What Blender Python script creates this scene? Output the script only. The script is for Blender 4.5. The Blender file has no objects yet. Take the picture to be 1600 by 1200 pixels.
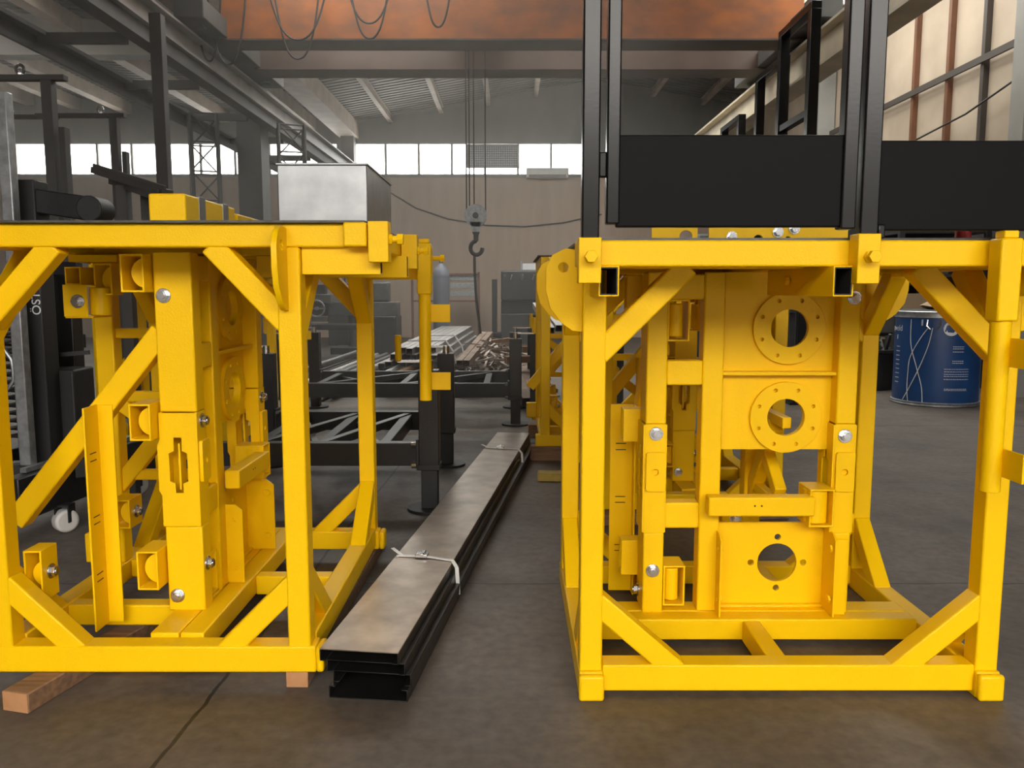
import bpy, bmesh, math, random
from mathutils import Vector, Matrix
random.seed(7)
SC = bpy.context.scene
COL = SC.collection
PI = math.pi

# ---------------------------------------------------------------- camera
F_PX, CAM_H, HORIZON = 1280.0, 1.15, 453.0
PITCH = math.atan((600 - HORIZON) / F_PX)
cam_d = bpy.data.cameras.new('camera'); cam = bpy.data.objects.new('camera', cam_d); COL.objects.link(cam)
cam_d.sensor_width = 36.0; cam_d.lens = F_PX / 1600 * 36.0; cam_d.clip_end = 200
cam.location = (0, 0, CAM_H); cam.rotation_euler = (PI / 2 - PITCH, 0, 0)
SC.camera = cam

# ---------------------------------------------------------------- daylight and exposure
SC.view_settings.view_transform = 'Standard'; SC.view_settings.look = 'None'
SC.view_settings.gamma = 1.0; SC.view_settings.use_curve_mapping = False
SC.view_settings.exposure = 0.18
SKY = 11.0
wd = bpy.data.worlds.new('sky'); SC.world = wd; wd.use_nodes = True
wd.node_tree.nodes['Background'].inputs[0].default_value = (1.0, 0.95, 0.885, 1)
wd.node_tree.nodes['Background'].inputs[1].default_value = SKY

def portal(name, loc, rot, sx, sy):                     # guides sky light through an opening
    d = bpy.data.lights.new(name, 'AREA'); d.shape = 'RECTANGLE'; d.size = sx; d.size_y = sy
    d.cycles.is_portal = True
    o = bpy.data.objects.new(name, d); o.location = loc; o.rotation_euler = rot; COL.objects.link(o)
DOOR_Y = -4.2
portal('doorway_light', (0.7, DOOR_Y + .02, 2.3), (PI / 2, 0, 0), 9.0, 4.5)     # faces +Y
portal('window_light', (-1.05, 19.9, 4.25), (-PI / 2, 0, 0), 5.5, .8)
portal('window_light', (-7.9, 19.9, 4.25), (-PI / 2, 0, 0), 8.0, .8)
ADDED_SKYL = [(-3.0, -.6, 8.5, 14.3), (-.6, 2.0, 9.5, 14.3), (3.3, 5.2, 6.5, 13.5), (-9.0, -5.5, 7.5, 11.5)]      # unseen roof lights added to brighten the hall: x0, x1, y0, y1
for x0, x1, y0, y1 in ADDED_SKYL: portal('roof_light', ((x0 + x1) / 2, (y0 + y1) / 2, 5.02 if x0 > -5 else 5.35), (0, 0, 0), x1 - x0, y1 - y0)

# ---------------------------------------------------------------- materials
def lin(c):
    return tuple((x / 12.92 if x <= .04045 else ((x + .055) / 1.055) ** 2.4) for x in (v / 255 for v in c))
def mat(name, rgb, rough=.5, metal=0.0, var=.0, vscale=6, bump=0.0, bscale=120, rgb2=None, stretch=None, coat=0, spec=.5):
    m = bpy.data.materials.new(name); m.use_nodes = True
    nt = m.node_tree; b = nt.nodes['Principled BSDF']
    b.inputs['Roughness'].default_value = rough; b.inputs['Metallic'].default_value = metal; b.inputs['Specular IOR Level'].default_value = spec
    if coat: b.inputs['Coat Weight'].default_value = coat; b.inputs['Coat Roughness'].default_value = .25
    c1 = (*rgb, 1); b.inputs['Base Color'].default_value = c1
    tc = nt.nodes.new('ShaderNodeTexCoord'); src = tc.outputs['Object']
    if stretch:
        mp = nt.nodes.new('ShaderNodeMapping'); mp.inputs['Scale'].default_value = stretch
        nt.links.new(src, mp.inputs['Vector']); src = mp.outputs['Vector']
    if var or rgb2:
        n = nt.nodes.new('ShaderNodeTexNoise'); n.inputs['Scale'].default_value = vscale; n.inputs['Detail'].default_value = 6
        nt.links.new(src, n.inputs['Vector'])
        r = nt.nodes.new('ShaderNodeValToRGB'); r.color_ramp.elements[0].position = .32; r.color_ramp.elements[1].position = .68
        c2 = rgb2 or tuple(x * (1 - var) for x in rgb)
        r.color_ramp.elements[0].color = (*c2, 1); r.color_ramp.elements[1].color = c1
        nt.links.new(n.outputs['Fac'], r.inputs['Fac']); nt.links.new(r.outputs['Color'], b.inputs['Base Color'])
    if bump:
        n2 = nt.nodes.new('ShaderNodeTexNoise'); n2.inputs['Scale'].default_value = bscale; n2.inputs['Detail'].default_value = 3
        nt.links.new(src, n2.inputs['Vector'])
        bp = nt.nodes.new('ShaderNodeBump'); bp.inputs['Strength'].default_value = bump; bp.inputs['Distance'].default_value = .002
        nt.links.new(n2.outputs['Fac'], bp.inputs['Height']); nt.links.new(bp.outputs['Normal'], b.inputs['Normal'])
    return m
YEL = mat('yellow_paint', (.90, .545, .0015), .40, bump=.25, bscale=170, var=.06, vscale=3, spec=.2)
BLK = mat('black_paint', (.012, .012, .013), .38, bump=.35, bscale=90)
BLKM = mat('black_matte', (.016, .016, .017), .55, bump=.3, bscale=60)
GUARD = mat('black_powder_coat', (.006, .006, .0065), .24, bump=.05, bscale=130, spec=.35)
GSHEET = mat('black_panel_coat', (.007, .007, .0075), .5, bump=.06, bscale=130, spec=.07)
ZINC = mat('zinc_plated_steel', (.62, .64, .66), .25, 1.0, var=.12, vscale=40)
BORE = mat('unpainted_tube_bore', (.035, .033, .03), .6, .3)
GALV = mat('galvanised_steel', (.42, .44, .46), .45, .8, var=.35, vscale=25)
SHEET = mat('bare_sheet_steel', (.34, .35, .36), .36, .8, rgb2=(.25, .26, .27), vscale=14)
PLATE = mat('deck_steel', (.10, .095, .09), .5, .5, var=.4, vscale=30)
MILL = mat('mill_scale_steel', (.44, .37, .30), .30, .75, rgb2=(.26, .215, .175), vscale=9, bump=.15, bscale=12)
DARKST = mat('dark_steel_section', (.10, .095, .09), .35, .6, var=.35, vscale=8)
STUDD = mat('dark_wall_stud', (.05, .04, .033), .6)
MILLK = mat('black_oiled_steel', (.03, .028, .026), .33, .6, var=.4, vscale=9)
STEELTUBE = mat('bright_steel_tube', (.46, .44, .42), .35, .8, var=.35, vscale=8)
RUSTY = mat('rusty_steel_tube', (.28, .20, .15), .6, .3, rgb2=(.15, .10, .07), vscale=10)
WOOD = mat('rough_timber', (.27, .15, .08), .8, rgb2=(.15, .085, .048), vscale=5, bump=.5, bscale=40, stretch=(1, 12, 12))
WOODE = mat('timber_end_grain', (.50, .25, .11), .8, rgb2=(.36, .17, .07), vscale=14)
YTIMB = mat('yellow_timber', (.42, .30, .06), .8, var=.4, vscale=12)
ORANGE = mat('orange_crane_paint', (.46, .135, .022), .6, rgb2=(.25, .09, .035), vscale=2.2, stretch=(1.2, 1, 2))
CRDARK = mat('grimy_crane_paint', (.10, .075, .062), .6, var=.3, vscale=2)  # on the rear girder web this dark tone stands in for shade
RUNW = mat('grey_runway_paint', (.22, .205, .19), .5, var=.35, vscale=3)
RUNC = mat('cream_runway_paint', (.62, .54, .40), .55, var=.25, vscale=3)
WALLB = mat('beige_render', (.46, .35, .27), .85, rgb2=(.39, .295, .225), vscale=1.6, stretch=(3, 3, .5))
WALLG = mat('grey_upper_wall', (.20, .20, .19), .85, var=.15, vscale=1.2, stretch=(2, 2, .6))
WALLC = mat('cream_wall_panel', (.44, .36, .275), .8, rgb2=(.35, .28, .21), vscale=1.3)
WALLD = mat('dark_lower_wall', (.05, .045, .04), .85, var=.3, vscale=2)
ROOF = mat('roof_sheet', (.13, .125, .115), .6, .2, var=.25, vscale=2)
PURL = mat('painted_purlin', (.42, .34, .27), .65, var=.3, vscale=3)
RAFT = mat('concrete_rafter', (.30, .29, .27), .85, var=.2, vscale=2)
DKCOL = mat('dark_column_paint', (.085, .082, .08), .65, var=.3, vscale=3)
FRAME = mat('window_frame_grey', (.16, .155, .15), .6)
MACH = mat('machine_grey_green', (.085, .09, .085), .5, var=.4, vscale=8)
MACHD = mat('oily_machine_black', (.028, .027, .026), .5, var=.4, vscale=8)
WHITE = mat('white_plastic', (.72, .72, .70), .5, var=.12, vscale=8)
BLUEG = mat('blue_grey_paint', (.13, .14, .17), .5)
RED = mat('red_paint', (.45, .03, .03), .5)
DRUMB = mat('blue_drum_print', (.012, .065, .22), .38, var=.25, vscale=4)
ROPE = mat('steel_wire_rope', (.06, .058, .055), .5, .5)
CABLE = mat('black_rubber_cable', (.02, .02, .02), .6)
BROWNST = mat('brown_primer_steel', (.16, .065, .03), .6, var=.3, vscale=4)
DKBOX = mat('cardboard', (.34, .24, .15), .85)
HOLEK = mat('dark_marking', (.02, .015, .01), .8)
INK = mat('white_print', (.75, .78, .82), .6)
SCRAPM = mat('scrap_metal', (.50, .42, .36), .42, .5, rgb2=(.22, .17, .14), vscale=20)

GLASS = bpy.data.materials.new('window_glass'); GLASS.use_nodes = True
nt = GLASS.node_tree; nt.nodes.clear()
o_ = nt.nodes.new('ShaderNodeOutputMaterial'); mx = nt.nodes.new('ShaderNodeMixShader')
tr = nt.nodes.new('ShaderNodeBsdfTransparent'); gl = nt.nodes.new('ShaderNodeBsdfGlossy'); gl.inputs['Roughness'].default_value = .08
tr.inputs[0].default_value = (.93, .95, .95, 1); mx.inputs[0].default_value = .06
nt.links.new(tr.outputs[0], mx.inputs[1]); nt.links.new(gl.outputs[0], mx.inputs[2]); nt.links.new(mx.outputs[0], o_.inputs[0])

def floor_mat():
    m = mat('worn_concrete', (.125, .101, .081), .58, rgb2=(.070, .057, .047), vscale=1.4, bump=.35, bscale=35)
    nt = m.node_tree; b = nt.nodes['Principled BSDF']
    N = nt.nodes.new; L = nt.links.new
    src = b.inputs['Base Color'].links[0].from_socket
    geo = N('ShaderNodeNewGeometry'); sep = N('ShaderNodeSeparateXYZ'); L(geo.outputs['Position'], sep.inputs[0])
    nz = N('ShaderNodeTexNoise'); nz.inputs['Scale'].default_value = 5; nz.inputs['Detail'].default_value = 5; L(geo.outputs['Position'], nz.inputs['Vector'])
    fine = N('ShaderNodeTexNoise'); fine.inputs['Scale'].default_value = 26; fine.inputs['Detail'].default_value = 8; L(geo.outputs['Position'], fine.inputs['Vector'])
    def math_(op, a, b_):
        n = N('ShaderNodeMath'); n.operation = op
        for i, x in enumerate((a, b_)):
            if isinstance(x, (int, float)): n.inputs[i].default_value = x
            else: L(x, n.inputs[i])
        return n.outputs[0]
    wob = math_('MULTIPLY', math_('SUBTRACT', nz.outputs['Fac'], .5), .035)
    def line(v, w): return math_('LESS_THAN', math_('ABSOLUTE', math_('ADD', v, wob), 0), w)
    x_, y_ = sep.outputs[0], sep.outputs[1]
    l1 = line(math_('ADD', math_('SUBTRACT', x_, math_('MULTIPLY', y_, .038)), .945), .006)
    l2 = line(math_('SUBTRACT', y_, 3.12), .005)
    l3 = line(math_('SUBTRACT', y_, 6.9), .012)
    ln = math_('MAXIMUM', l1, math_('MAXIMUM', l2, l3))
    r = N('ShaderNodeValToRGB'); r.color_ramp.elements[0].position = .3; r.color_ramp.elements[0].color = (.72, .72, .72, 1)
    r.color_ramp.elements[1].position = .75; r.color_ramp.elements[1].color = (1.25, 1.22, 1.2, 1); L(fine.outputs['Fac'], r.inputs['Fac'])
    mu = N('ShaderNodeMix'); mu.data_type = 'RGBA'; mu.blend_type = 'MULTIPLY'; mu.inputs[0].default_value = 1
    L(src, mu.inputs[6]); L(r.outputs[0], mu.inputs[7])
    mi = N('ShaderNodeMix'); mi.data_type = 'RGBA'; L(ln, mi.inputs[0]); L(mu.outputs[2], mi.inputs[6]); mi.inputs[7].default_value = (.018, .016, .014, 1)
    L(mi.outputs[2], b.inputs['Base Color'])
    rr = N('ShaderNodeMapRange'); rr.inputs[3].default_value = .42; rr.inputs[4].default_value = .75; L(nz.outputs['Fac'], rr.inputs[0]); L(rr.outputs[0], b.inputs['Roughness'])
    return m
FLOOR = floor_mat()

# ---------------------------------------------------------------- mesh helpers
def V(*a): return Vector(a)
def frame(d, up=None):
    d = d.normalized(); up = up or V(0, 0, 1)
    if abs(d.dot(up)) > .999: up = V(0, 1, 0)
    s = d.cross(up).normalized(); return d, s, s.cross(d).normalized()
def box(bm, x0, x1, y0, y1, z0, z1):
    vs = [bm.verts.new((x, y, z)) for z in (z0, z1) for y in (y0, y1) for x in (x0, x1)]
    for f in ((0, 2, 3, 1), (4, 5, 7, 6), (0, 1, 5, 4), (2, 6, 7, 3), (0, 4, 6, 2), (1, 3, 7, 5)): bm.faces.new([vs[i] for i in f])
def bar(bm, p, q, w, h, up=None):                      # solid rectangular bar, w sideways, h along "up"
    p, q = V(*p), V(*q); d, s, u = frame(q - p, up)
    vs = [bm.verts.new(c + s * a * w / 2 + u * b * h / 2) for c in (p, q) for a, b in ((-1, -1), (1, -1), (1, 1), (-1, 1))]
    for f in ((3, 2, 1, 0), (4, 5, 6, 7), (0, 1, 5, 4), (1, 2, 6, 5), (2, 3, 7, 6), (3, 0, 4, 7)): bm.faces.new([vs[i] for i in f])
def hollow(bm, p, q, w, h, t, up=None):                # rectangular hollow section, open at both ends
    p, q = V(*p), V(*q); d, s, u = frame(q - p, up)
    R = []
    for c in (p, q):
        for k in (0, t):
            R.append([bm.verts.new(c + s * a * (w / 2 - k) + u * b * (h / 2 - k)) for a, b in ((-1, -1), (1, -1), (1, 1), (-1, 1))])
    for i in range(4):
        j = (i + 1) % 4
        bm.faces.new((R[0][i], R[0][j], R[2][j], R[2][i])); bm.faces.new((R[1][j], R[1][i], R[3][i], R[3][j]))
        bm.faces.new((R[0][j], R[0][i], R[1][i], R[1][j])); bm.faces.new((R[2][i], R[2][j], R[3][j], R[3][i]))
def cyl(bm, p, q, r, n=20, r2=None):
    p, q = V(*p), V(*q); d, s, u = frame(q - p); r2 = r if r2 is None else r2
    A = [bm.verts.new(p + (s * math.cos(2 * PI * i / n) + u * math.sin(2 * PI * i / n)) * r) for i in range(n)]
    B = [bm.verts.new(q + (s * math.cos(2 * PI * i / n) + u * math.sin(2 * PI * i / n)) * r2) for i in range(n)]
    for i in range(n):
        j = (i + 1) % n; bm.faces.new((A[i], A[j], B[j], B[i]))
    bm.faces.new(A[::-1]); bm.faces.new(B)
def tube(bm, pts, r, n=8, closed=False):
    pts = [V(*p) for p in pts]; rings = []; prev = None
    for i, p in enumerate(pts):
        a = pts[i - 1] if (i or closed) else p; b = pts[(i + 1) % len(pts)] if (i < len(pts) - 1 or closed) else p
        d = (b - a).normalized()
        if prev is None: _, s, u = frame(d)
        else:
            s = (prev - d * prev.dot(d)).normalized(); u = s.cross(d)
        prev = s
        rings.append([bm.verts.new(p + (s * math.cos(2 * PI * k / n) + u * math.sin(2 * PI * k / n)) * r) for k in range(n)])
    m = len(rings)
    for i in range(m if closed else m - 1):
        A, B = rings[i], rings[(i + 1) % m]
        for k in range(n): bm.faces.new((A[k], A[(k + 1) % n], B[(k + 1) % n], B[k]))
    if not closed:
        bm.faces.new(rings[0][::-1]); bm.faces.new(rings[-1])
def circ(cx, cy, r, n=24, a0=0): return [(cx + r * math.cos(a0 + 2 * PI * i / n), cy + r * math.sin(a0 + 2 * PI * i / n)) for i in range(n)]
def plate(bm, outer, holes, o, ax, ay, th):            # flat plate with holes: outline in (ax, ay) at o, thickness along ax x ay
    o, ax, ay = V(*o), V(*ax), V(*ay); n = ax.cross(ay).normalized() * th
    b2 = bmesh.new(); es = []
    for loop in [outer] + holes:
        vs = [b2.verts.new(o + ax * x + ay * y) for x, y in loop]
        es += [b2.edges.new((vs[i], vs[(i + 1) % len(vs)])) for i in range(len(vs))]
    bmesh.ops.triangle_fill(b2, use_beauty=True, use_dissolve=False, edges=es)
    g = bmesh.ops.extrude_face_region(b2, geom=b2.faces[:])
    bmesh.ops.translate(b2, verts=[v for v in g['geom'] if isinstance(v, bmesh.types.BMVert)], vec=n)
    bmesh.ops.recalc_face_normals(b2, faces=b2.faces[:])
    me = bpy.data.meshes.new('tmp'); b2.to_mesh(me); b2.free(); bm.from_mesh(me); bpy.data.meshes.remove(me)
def lathe(bm, prof, c=(0, 0, 0), n=32):
    rings = [[bm.verts.new((c[0] + r * math.cos(2 * PI * k / n), c[1] + r * math.sin(2 * PI * k / n), c[2] + z)) for k in range(n)] for r, z in prof]
    for A, B in zip(rings, rings[1:]):
        for k in range(n): bm.faces.new((A[k], A[(k + 1) % n], B[(k + 1) % n], B[k]))
    bm.faces.new(rings[0][::-1]); bm.faces.new(rings[-1])
def build(name, bm, m, parent=None, bev=0.0, seg=2, smooth=True, loc=None):
    bmesh.ops.recalc_face_normals(bm, faces=bm.faces[:])
    me = bpy.data.meshes.new(name); bm.to_mesh(me); bm.free()
    me.materials.append(m)
    o = bpy.data.objects.new(name, me); COL.objects.link(o)
    if parent: o.parent = parent
    if loc: o.location = loc
    if smooth:
        me.polygons.foreach_set('use_smooth', [True] * len(me.polygons))
        try: me.set_sharp_from_angle(angle=math.radians(40))
        except Exception: pass
    if bev:
        b = o.modifiers.new('bevel', 'BEVEL'); b.width = bev; b.segments = seg; b.limit_method = 'ANGLE'; b.angle_limit = math.radians(50)
        b.harden_normals = False
    return o
def mk(name, m, parent, fn, *a, bev=0.0, **k):         # one shape, one mesh
    bm = bmesh.new(); fn(bm, *a, **k); return build(name, bm, m, parent, bev)
def tag(o, label, cat, group=None):
    o['label'] = label; o['category'] = cat
    if group: o['group'] = group
    return o
def thing(name, label, cat, loc=(0, 0, 0), rz=0, group=None):
    o = bpy.data.objects.new(name, None); COL.objects.link(o); o.empty_display_size = .1
    o.location = loc; o.rotation_euler = (0, 0, rz); return tag(o, label, cat, group)
def struct(o): o['kind'] = 'structure'; return o
def copy_tree(o, parent=None):
    c = o.copy(); COL.objects.link(c)
    if parent: c.parent = parent
    for ch in list(o.children): copy_tree(ch, c)
    return c
def at(u, v, Y):                                       # photo pixel + depth -> point in the hall
    s, c = math.sin(PITCH), math.cos(PITCH); dy = (600 - v) / F_PX
    t = Y / (c + dy * s); return V((u - 800) / F_PX * t, Y, CAM_H + (-s + dy * c) * t)

# ---------------------------------------------------------------- the hall
YB, XR, XV, XL = 20.0, 5.6, -3.85, -14.0
def s_box(name, m, *a, bev=0): return struct(mk(name, m, None, box, *a, bev=bev))
s_box('floor', FLOOR, XL - .3, XR + .3, DOOR_Y - 14, YB + .3, -.2, 0)
W0, W1 = 3.85, 4.64
s_box('wall_back', WALLB, XL, XR, YB, YB + .25, 0, W0)
s_box('wall_back_upper', WALLG, XL, XR, YB, YB + .25, W1, 6.6)
s_box('wall_back_pier', WALLG, -4.15, XV + .05, YB, YB + .25, W0, W1)
s_box('wall_back_pier', WALLG, 1.72, XR, YB, YB + .25, W0, W1)
s_box('wall_back_pier', WALLB, XL, -11.9, YB, YB + .25, W0, W1)
def zr(x): return 5.92 - .165 * abs(x - 2.0)
def zl(x): return 4.96 + .085 * (XV - x)
nwin = [0]
def window(x0, x1, n):
    nwin[0] += 1
    w = bpy.data.objects.new('window_%d' % nwin[0], None); COL.objects.link(w); struct(w); w.location = (x0, YB, W0)
    L = x1 - x0
    bm = bmesh.new()
    box(bm, 0, L, -.03, .09, -.03, .045); box(bm, 0, L, -.03, .09, W1 - W0 - .045, W1 - W0)
    for i in range(n + 1):
        x = L * i / n; box(bm, max(0, x - .025), min(L, x + .025), 0, .08, .0, W1 - W0)
    build('window_frame', bm, FRAME, w)
    for i in range(n):
        mk('window_pane', GLASS, w, box, L * i / n + .02, L * (i + 1) / n - .02, .035, .041, .04, W1 - W0 - .04)
window(XV + .05, 1.72, 7); window(-6.6, -4.15, 3); window(-11.9, -11.1, 1); window(-10.7, -6.6, 5)
s_box('wall_back_pier', WALLB, -11.1, -10.7, YB, YB + .25, W0, W1)
s_box('wall_left', WALLB, XL - .25, XL, DOOR_Y, YB, 0, 6.8)
s_box('wall_right', WALLD, XR, XR + .25, DOOR_Y, YB, 0, 2.35)
s_box('wall_right_upper', WALLC, XR, XR + .25, DOOR_Y, YB, 2.35, 6.0)
s_box('wall_front', WALLB, XL, -3.8, DOOR_Y - .25, DOOR_Y, 0, 6.6)
s_box('wall_front_right', WALLB, 5.2, XR, DOOR_Y - .25, DOOR_Y, 0, 6.6)
s_box('wall_front_lintel', WALLB, -3.8, 5.2, DOOR_Y - .25, DOOR_Y, 4.55, 6.6)
def roof(x0, x1, zf, name, y0=DOOR_Y - .2, y1=YB + .2):
    bm = bmesh.new(); per = .2; ys = []; y = y0
    while y < y1 - .01: ys += [(y, 0), (y + .08, 0), (y + .1, .04), (y + .18, .04)]; y += per
    ys.append((y1, 0))
    A, B = [[(bm.verts.new((x, yy, zf(x) + dz)), bm.verts.new((x, yy, zf(x) + .06 + dz))) for yy, dz in ys] for x in (x0, x1)]
    for i in range(len(ys) - 1):
        bm.faces.new((A[i][0], A[i + 1][0], B[i + 1][0], B[i][0])); bm.faces.new((A[i][1], B[i][1], B[i + 1][1], A[i + 1][1]))
    struct(build(name, bm, ROOF, None, smooth=False))
zm, zq = (lambda x: zr(x) + .14), (lambda x: zl(x) + .14)
def bay(xs, zf, sk, name):                              # sheets either side of an added roof light
    for xa, xb in zip(xs, xs[1:]):
        hit = [k for k in sk if k[0] <= xa + .01 and k[1] >= xb - .01]
        if not hit: roof(xa, xb, zf, name); continue
        k = hit[0]; roof(xa, xb, zf, name, y1=k[2]); roof(xa, xb, zf, name, y0=k[3])
        bm = bmesh.new(); bar(bm, (xa, (k[2] + k[3]) / 2, zf(xa) + .03), (xb, (k[2] + k[3]) / 2, zf(xb) + .03), k[3] - k[2], .006); struct(build('window_roof_pane', bm, GLASS))  # glazing of the added roof lights, out of view
bay((XV, -3.0, -.6, 2.0, 3.3, 5.2, XR + .3), zm, ADDED_SKYL, 'ceiling')
bay((XL - .2, -9.0, -5.5, XV), zq, ADDED_SKYL, 'ceiling_left')
for i, x in enumerate((-2.88, -1.67, -.56, .56, 1.95, 3.33, 4.5)):
    z = zr(x); bm = bmesh.new()
    box(bm, x - .05, x + .05, DOOR_Y, YB, z - .02, z + .0); box(bm, x - .012, x + .012, DOOR_Y, YB, z, z + .13); box(bm, x - .05, x + .05, DOOR_Y, YB, z + .12, z + .135)
    struct(build('trim_purlin', bm, PURL))
for i, x in enumerate((-11.4, -10.3, -9.1, -7.95, -6.8, -5.7, -4.75)):
    z = zl(x); s_box('trim_purlin', PURL, x - .11, x + .11, DOOR_Y, YB, z - .12, z + .14)
s_box('trim_valley_beam', PURL, XV - .22, XV + .22, DOOR_Y, YB, 4.72, 5.08)
s_box('trim_rafter', RAFT, XL, XV - .2, 13.3, 13.6, 4.80, 6.3)
s_box('trim_rafter', RAFT, XL, XV - .2, 6.0, 6.35, 4.62, 5.0)
s_box('column_back', DKCOL, XV - .15, XV + .15, YB - .35, YB, 0, 4.75)
s_box('column_valley', DKCOL, -4.12, -3.76, 12.6, 13.0, 0, 4.75)
s_box('wall_opposite_building', WALLD, -30, 30, -18.6, -18.1, -.2, 6.2)  # unseen block added outside to cut low sky light at the doorway
# wall framing on the right wall
for y in (7.5, 8.5, 9.3, 10.0, 10.8, 11.7, 12.9, 14.2, 15.6, 17.2):
    struct(mk('trim_stud', BROWNST if int(y * 10) % 3 == 0 else STUDD, None, box, XR - .07, XR, y - .035, y + .035, 2.35, 5.3))
s_box('trim_girt', STUDD, XR - .1, XR - .07, 6.5, YB, 3.80, 3.88)
s_box('trim_girt', STUDD, XR - .1, XR - .07, 6.5, YB, 2.35, 2.45)
s_box('column_right', RAFT, XR - .3, XR - .02, 8.75, 9.0, 0, 5.2)
s_box('column_right', RAFT, XR - .3, XR - .02, 14.6, 14.8, 0, 5.2)

# ---------------------------------------------------------------- overhead crane
def thing_g(*a): return thing(*a)
gird = thing('overhead_crane', 'orange overhead travelling crane spanning the hall under the roof', 'crane', (0, 9.8, 4.0))
for (y0, y1) in ((0, .42), (1.25, 1.7)):
    bm = bmesh.new(); box(bm, -3.35, 3.35, y0 + .03, y1 - .03, .02, .88); build('girder', bm, ORANGE if y0 == 0 else CRDARK, gird)  # rear web gets the darker paint, its shade put into the colour
    bm = bmesh.new(); box(bm, -3.35, 3.35, y0, y1, 0, .02); box(bm, -3.35, 3.35, y0, y1, .88, .9); build('girder_flange', bm, CRDARK, gird)
for x in (-3.5, 3.3):
    bm = bmesh.new(); box(bm, x - .1, x + .22, -.7, 2.4, .03, .24); build('end_carriage', bm, DKCOL, gird, .01)
    for y in (-.4, 2.1):
        mk('carriage_wheel', DKCOL, gird, cyl, (x + .02, y, .101), (x + .12, y, .101), .1)
bm = bmesh.new(); box(bm, -.85, -.05, .42, 1.25, .5, .9); build('hoist_trolley', bm, CRDARK, gird, .01)
for x, z0, w in ((-.62, .68, .03), (-.3, .66, .05)):
    mk('hanging_strap', CABLE, gird, plate, [(-w, .2), (w, .2), (w, .02), (0, -.06), (-w, .02)], [], (x, -.01, z0 + .02), (1, 0, 0), (0, 0, 1), .008)
for k, x in enumerate((-.57, -.53, -.475, -.33)):
    mk('hoist_rope', ROPE, gird, cyl, (x, .65 - .04 * (k % 2), -1.93), (x, .65 - .04 * (k % 2), .55), .008, n=6)
# hook block hangs on the crane's ropes and moves with it
hk = build_h = bmesh.new()
cx = -.452
cyl(hk, (cx, .56, -1.93), (cx, .70, -1.93), .135, 28)
o = build('pulley_block', hk, MACH, gird, .006)
bm = bmesh.new(); plate(bm, circ(0, 0, .14, 28), [circ(0, 0, .03, 12)], (cx, .555, -1.93), (1, 0, 0), (0, 0, 1), -.012)
plate(bm, [(-.07, -.08), (.07, -.08), (.045, -.2), (-.045, -.2)], [], (cx, .555, -1.93), (1, 0, 0), (0, 0, 1), -.012); build('cheek_plate', bm, GALV, gird)
mk('sheave_pin', DKCOL, gird, cyl, (cx, .52, -1.93), (cx, .72, -1.93), .035, n=14, bev=.004)
bm = bmesh.new(); cyl(bm, (cx, .6, -2.13), (cx, .66, -2.13), .045, 16); cyl(bm, (cx, .63, -2.12), (cx, .63, -2.24), .032, 12); build('hook_swivel', bm, MACH, gird)
bm = bmesh.new(); pts = [(cx, .63, -2.22)]
for i in range(14):
    a = math.radians(100 + i * 20); pts.append((cx + .075 * math.cos(a) + .005, .63, -2.325 + .085 * math.sin(a)))
tube(bm, pts, .027, 10); build('crane_hook', bm, MACHD, gird)
mk('hanging_sling', ROPE, gird, tube, [(cx - .02, .63, -2.41), (cx - .02, .63, -2.6), (cx + .0, .63, -3.0), (cx + .05, .64, -3.4), (cx + .02, .65, -3.65)], .016, 6)
# festoon cables along the crane girder
for (u0, u1, vb) in ((300, 345, 95), (320, 385, 100), (415, 512, 62), (425, 500, 92), (540, 612, 36), (545, 608, 60), (663, 705, 42)):
    a, b, d = at(u0, -30, 9.74), at(u1, -30, 9.74), at((u0 + u1) / 2, vb, 9.74)
    pts = []
    for i in range(17):
        t = -1 + i / 8; pts.append((a.x + (b.x - a.x) * i / 16, 9.74 + .01 * math.sin(i), d.z + (a.z - d.z) * (abs(t) ** 2.6)))
    tag(mk('festoon_cable', CABLE, None, tube, pts, .011, 6), 'black cable hanging in a loop in front of the orange crane girder', 'cable', 'looped cables hanging from the crane')
# runways
lw = thing('crane_runway', 'grey steel crane runway beam along the left side of the main bay', 'beam', (-3.6, 4, 3.55))
bm = bmesh.new(); box(bm, -.12, .12, 0, 15.9, .14, .165); box(bm, -.02, .02, 0, 15.9, .165, .375); box(bm, -.12, .12, 0, 15.9, .375, .40); build('beam', bm, RUNW, lw)
mk('beam', DKCOL, lw, box, -.1, .06, 0, 15.9, 0, .14)
mk('rail', GALV, lw, box, -.03, .03, 0, 15.9, .4, .45)
bm = bmesh.new()
box(bm, -1.0, -.86, 0, 15.9, .02, .06); box(bm, -1.0, -.97, 0, 15.9, -.12, .06)
for i in range(9): bar(bm, (-.95, .6 + i * 1.8, .0), (-.1, .6 + i * 1.8, .0), .06, .1)
build('walkway_angle', bm, DKCOL, lw)
rw = thing('crane_runway', 'cream steel crane runway beam along the right side of the main bay', 'beam', (3.45, 5.5, 3.55))
bm = bmesh.new(); box(bm, -.14, .14, 0, 14.4, .0, .03); box(bm, -.02, .02, 0, 14.4, .03, .37); box(bm, -.14, .14, 0, 14.4, .37, .40); build('beam', bm, RUNC, rw)
mk('rail', GALV, rw, box, -.03, .03, 0, 14.4, .4, .45)

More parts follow.
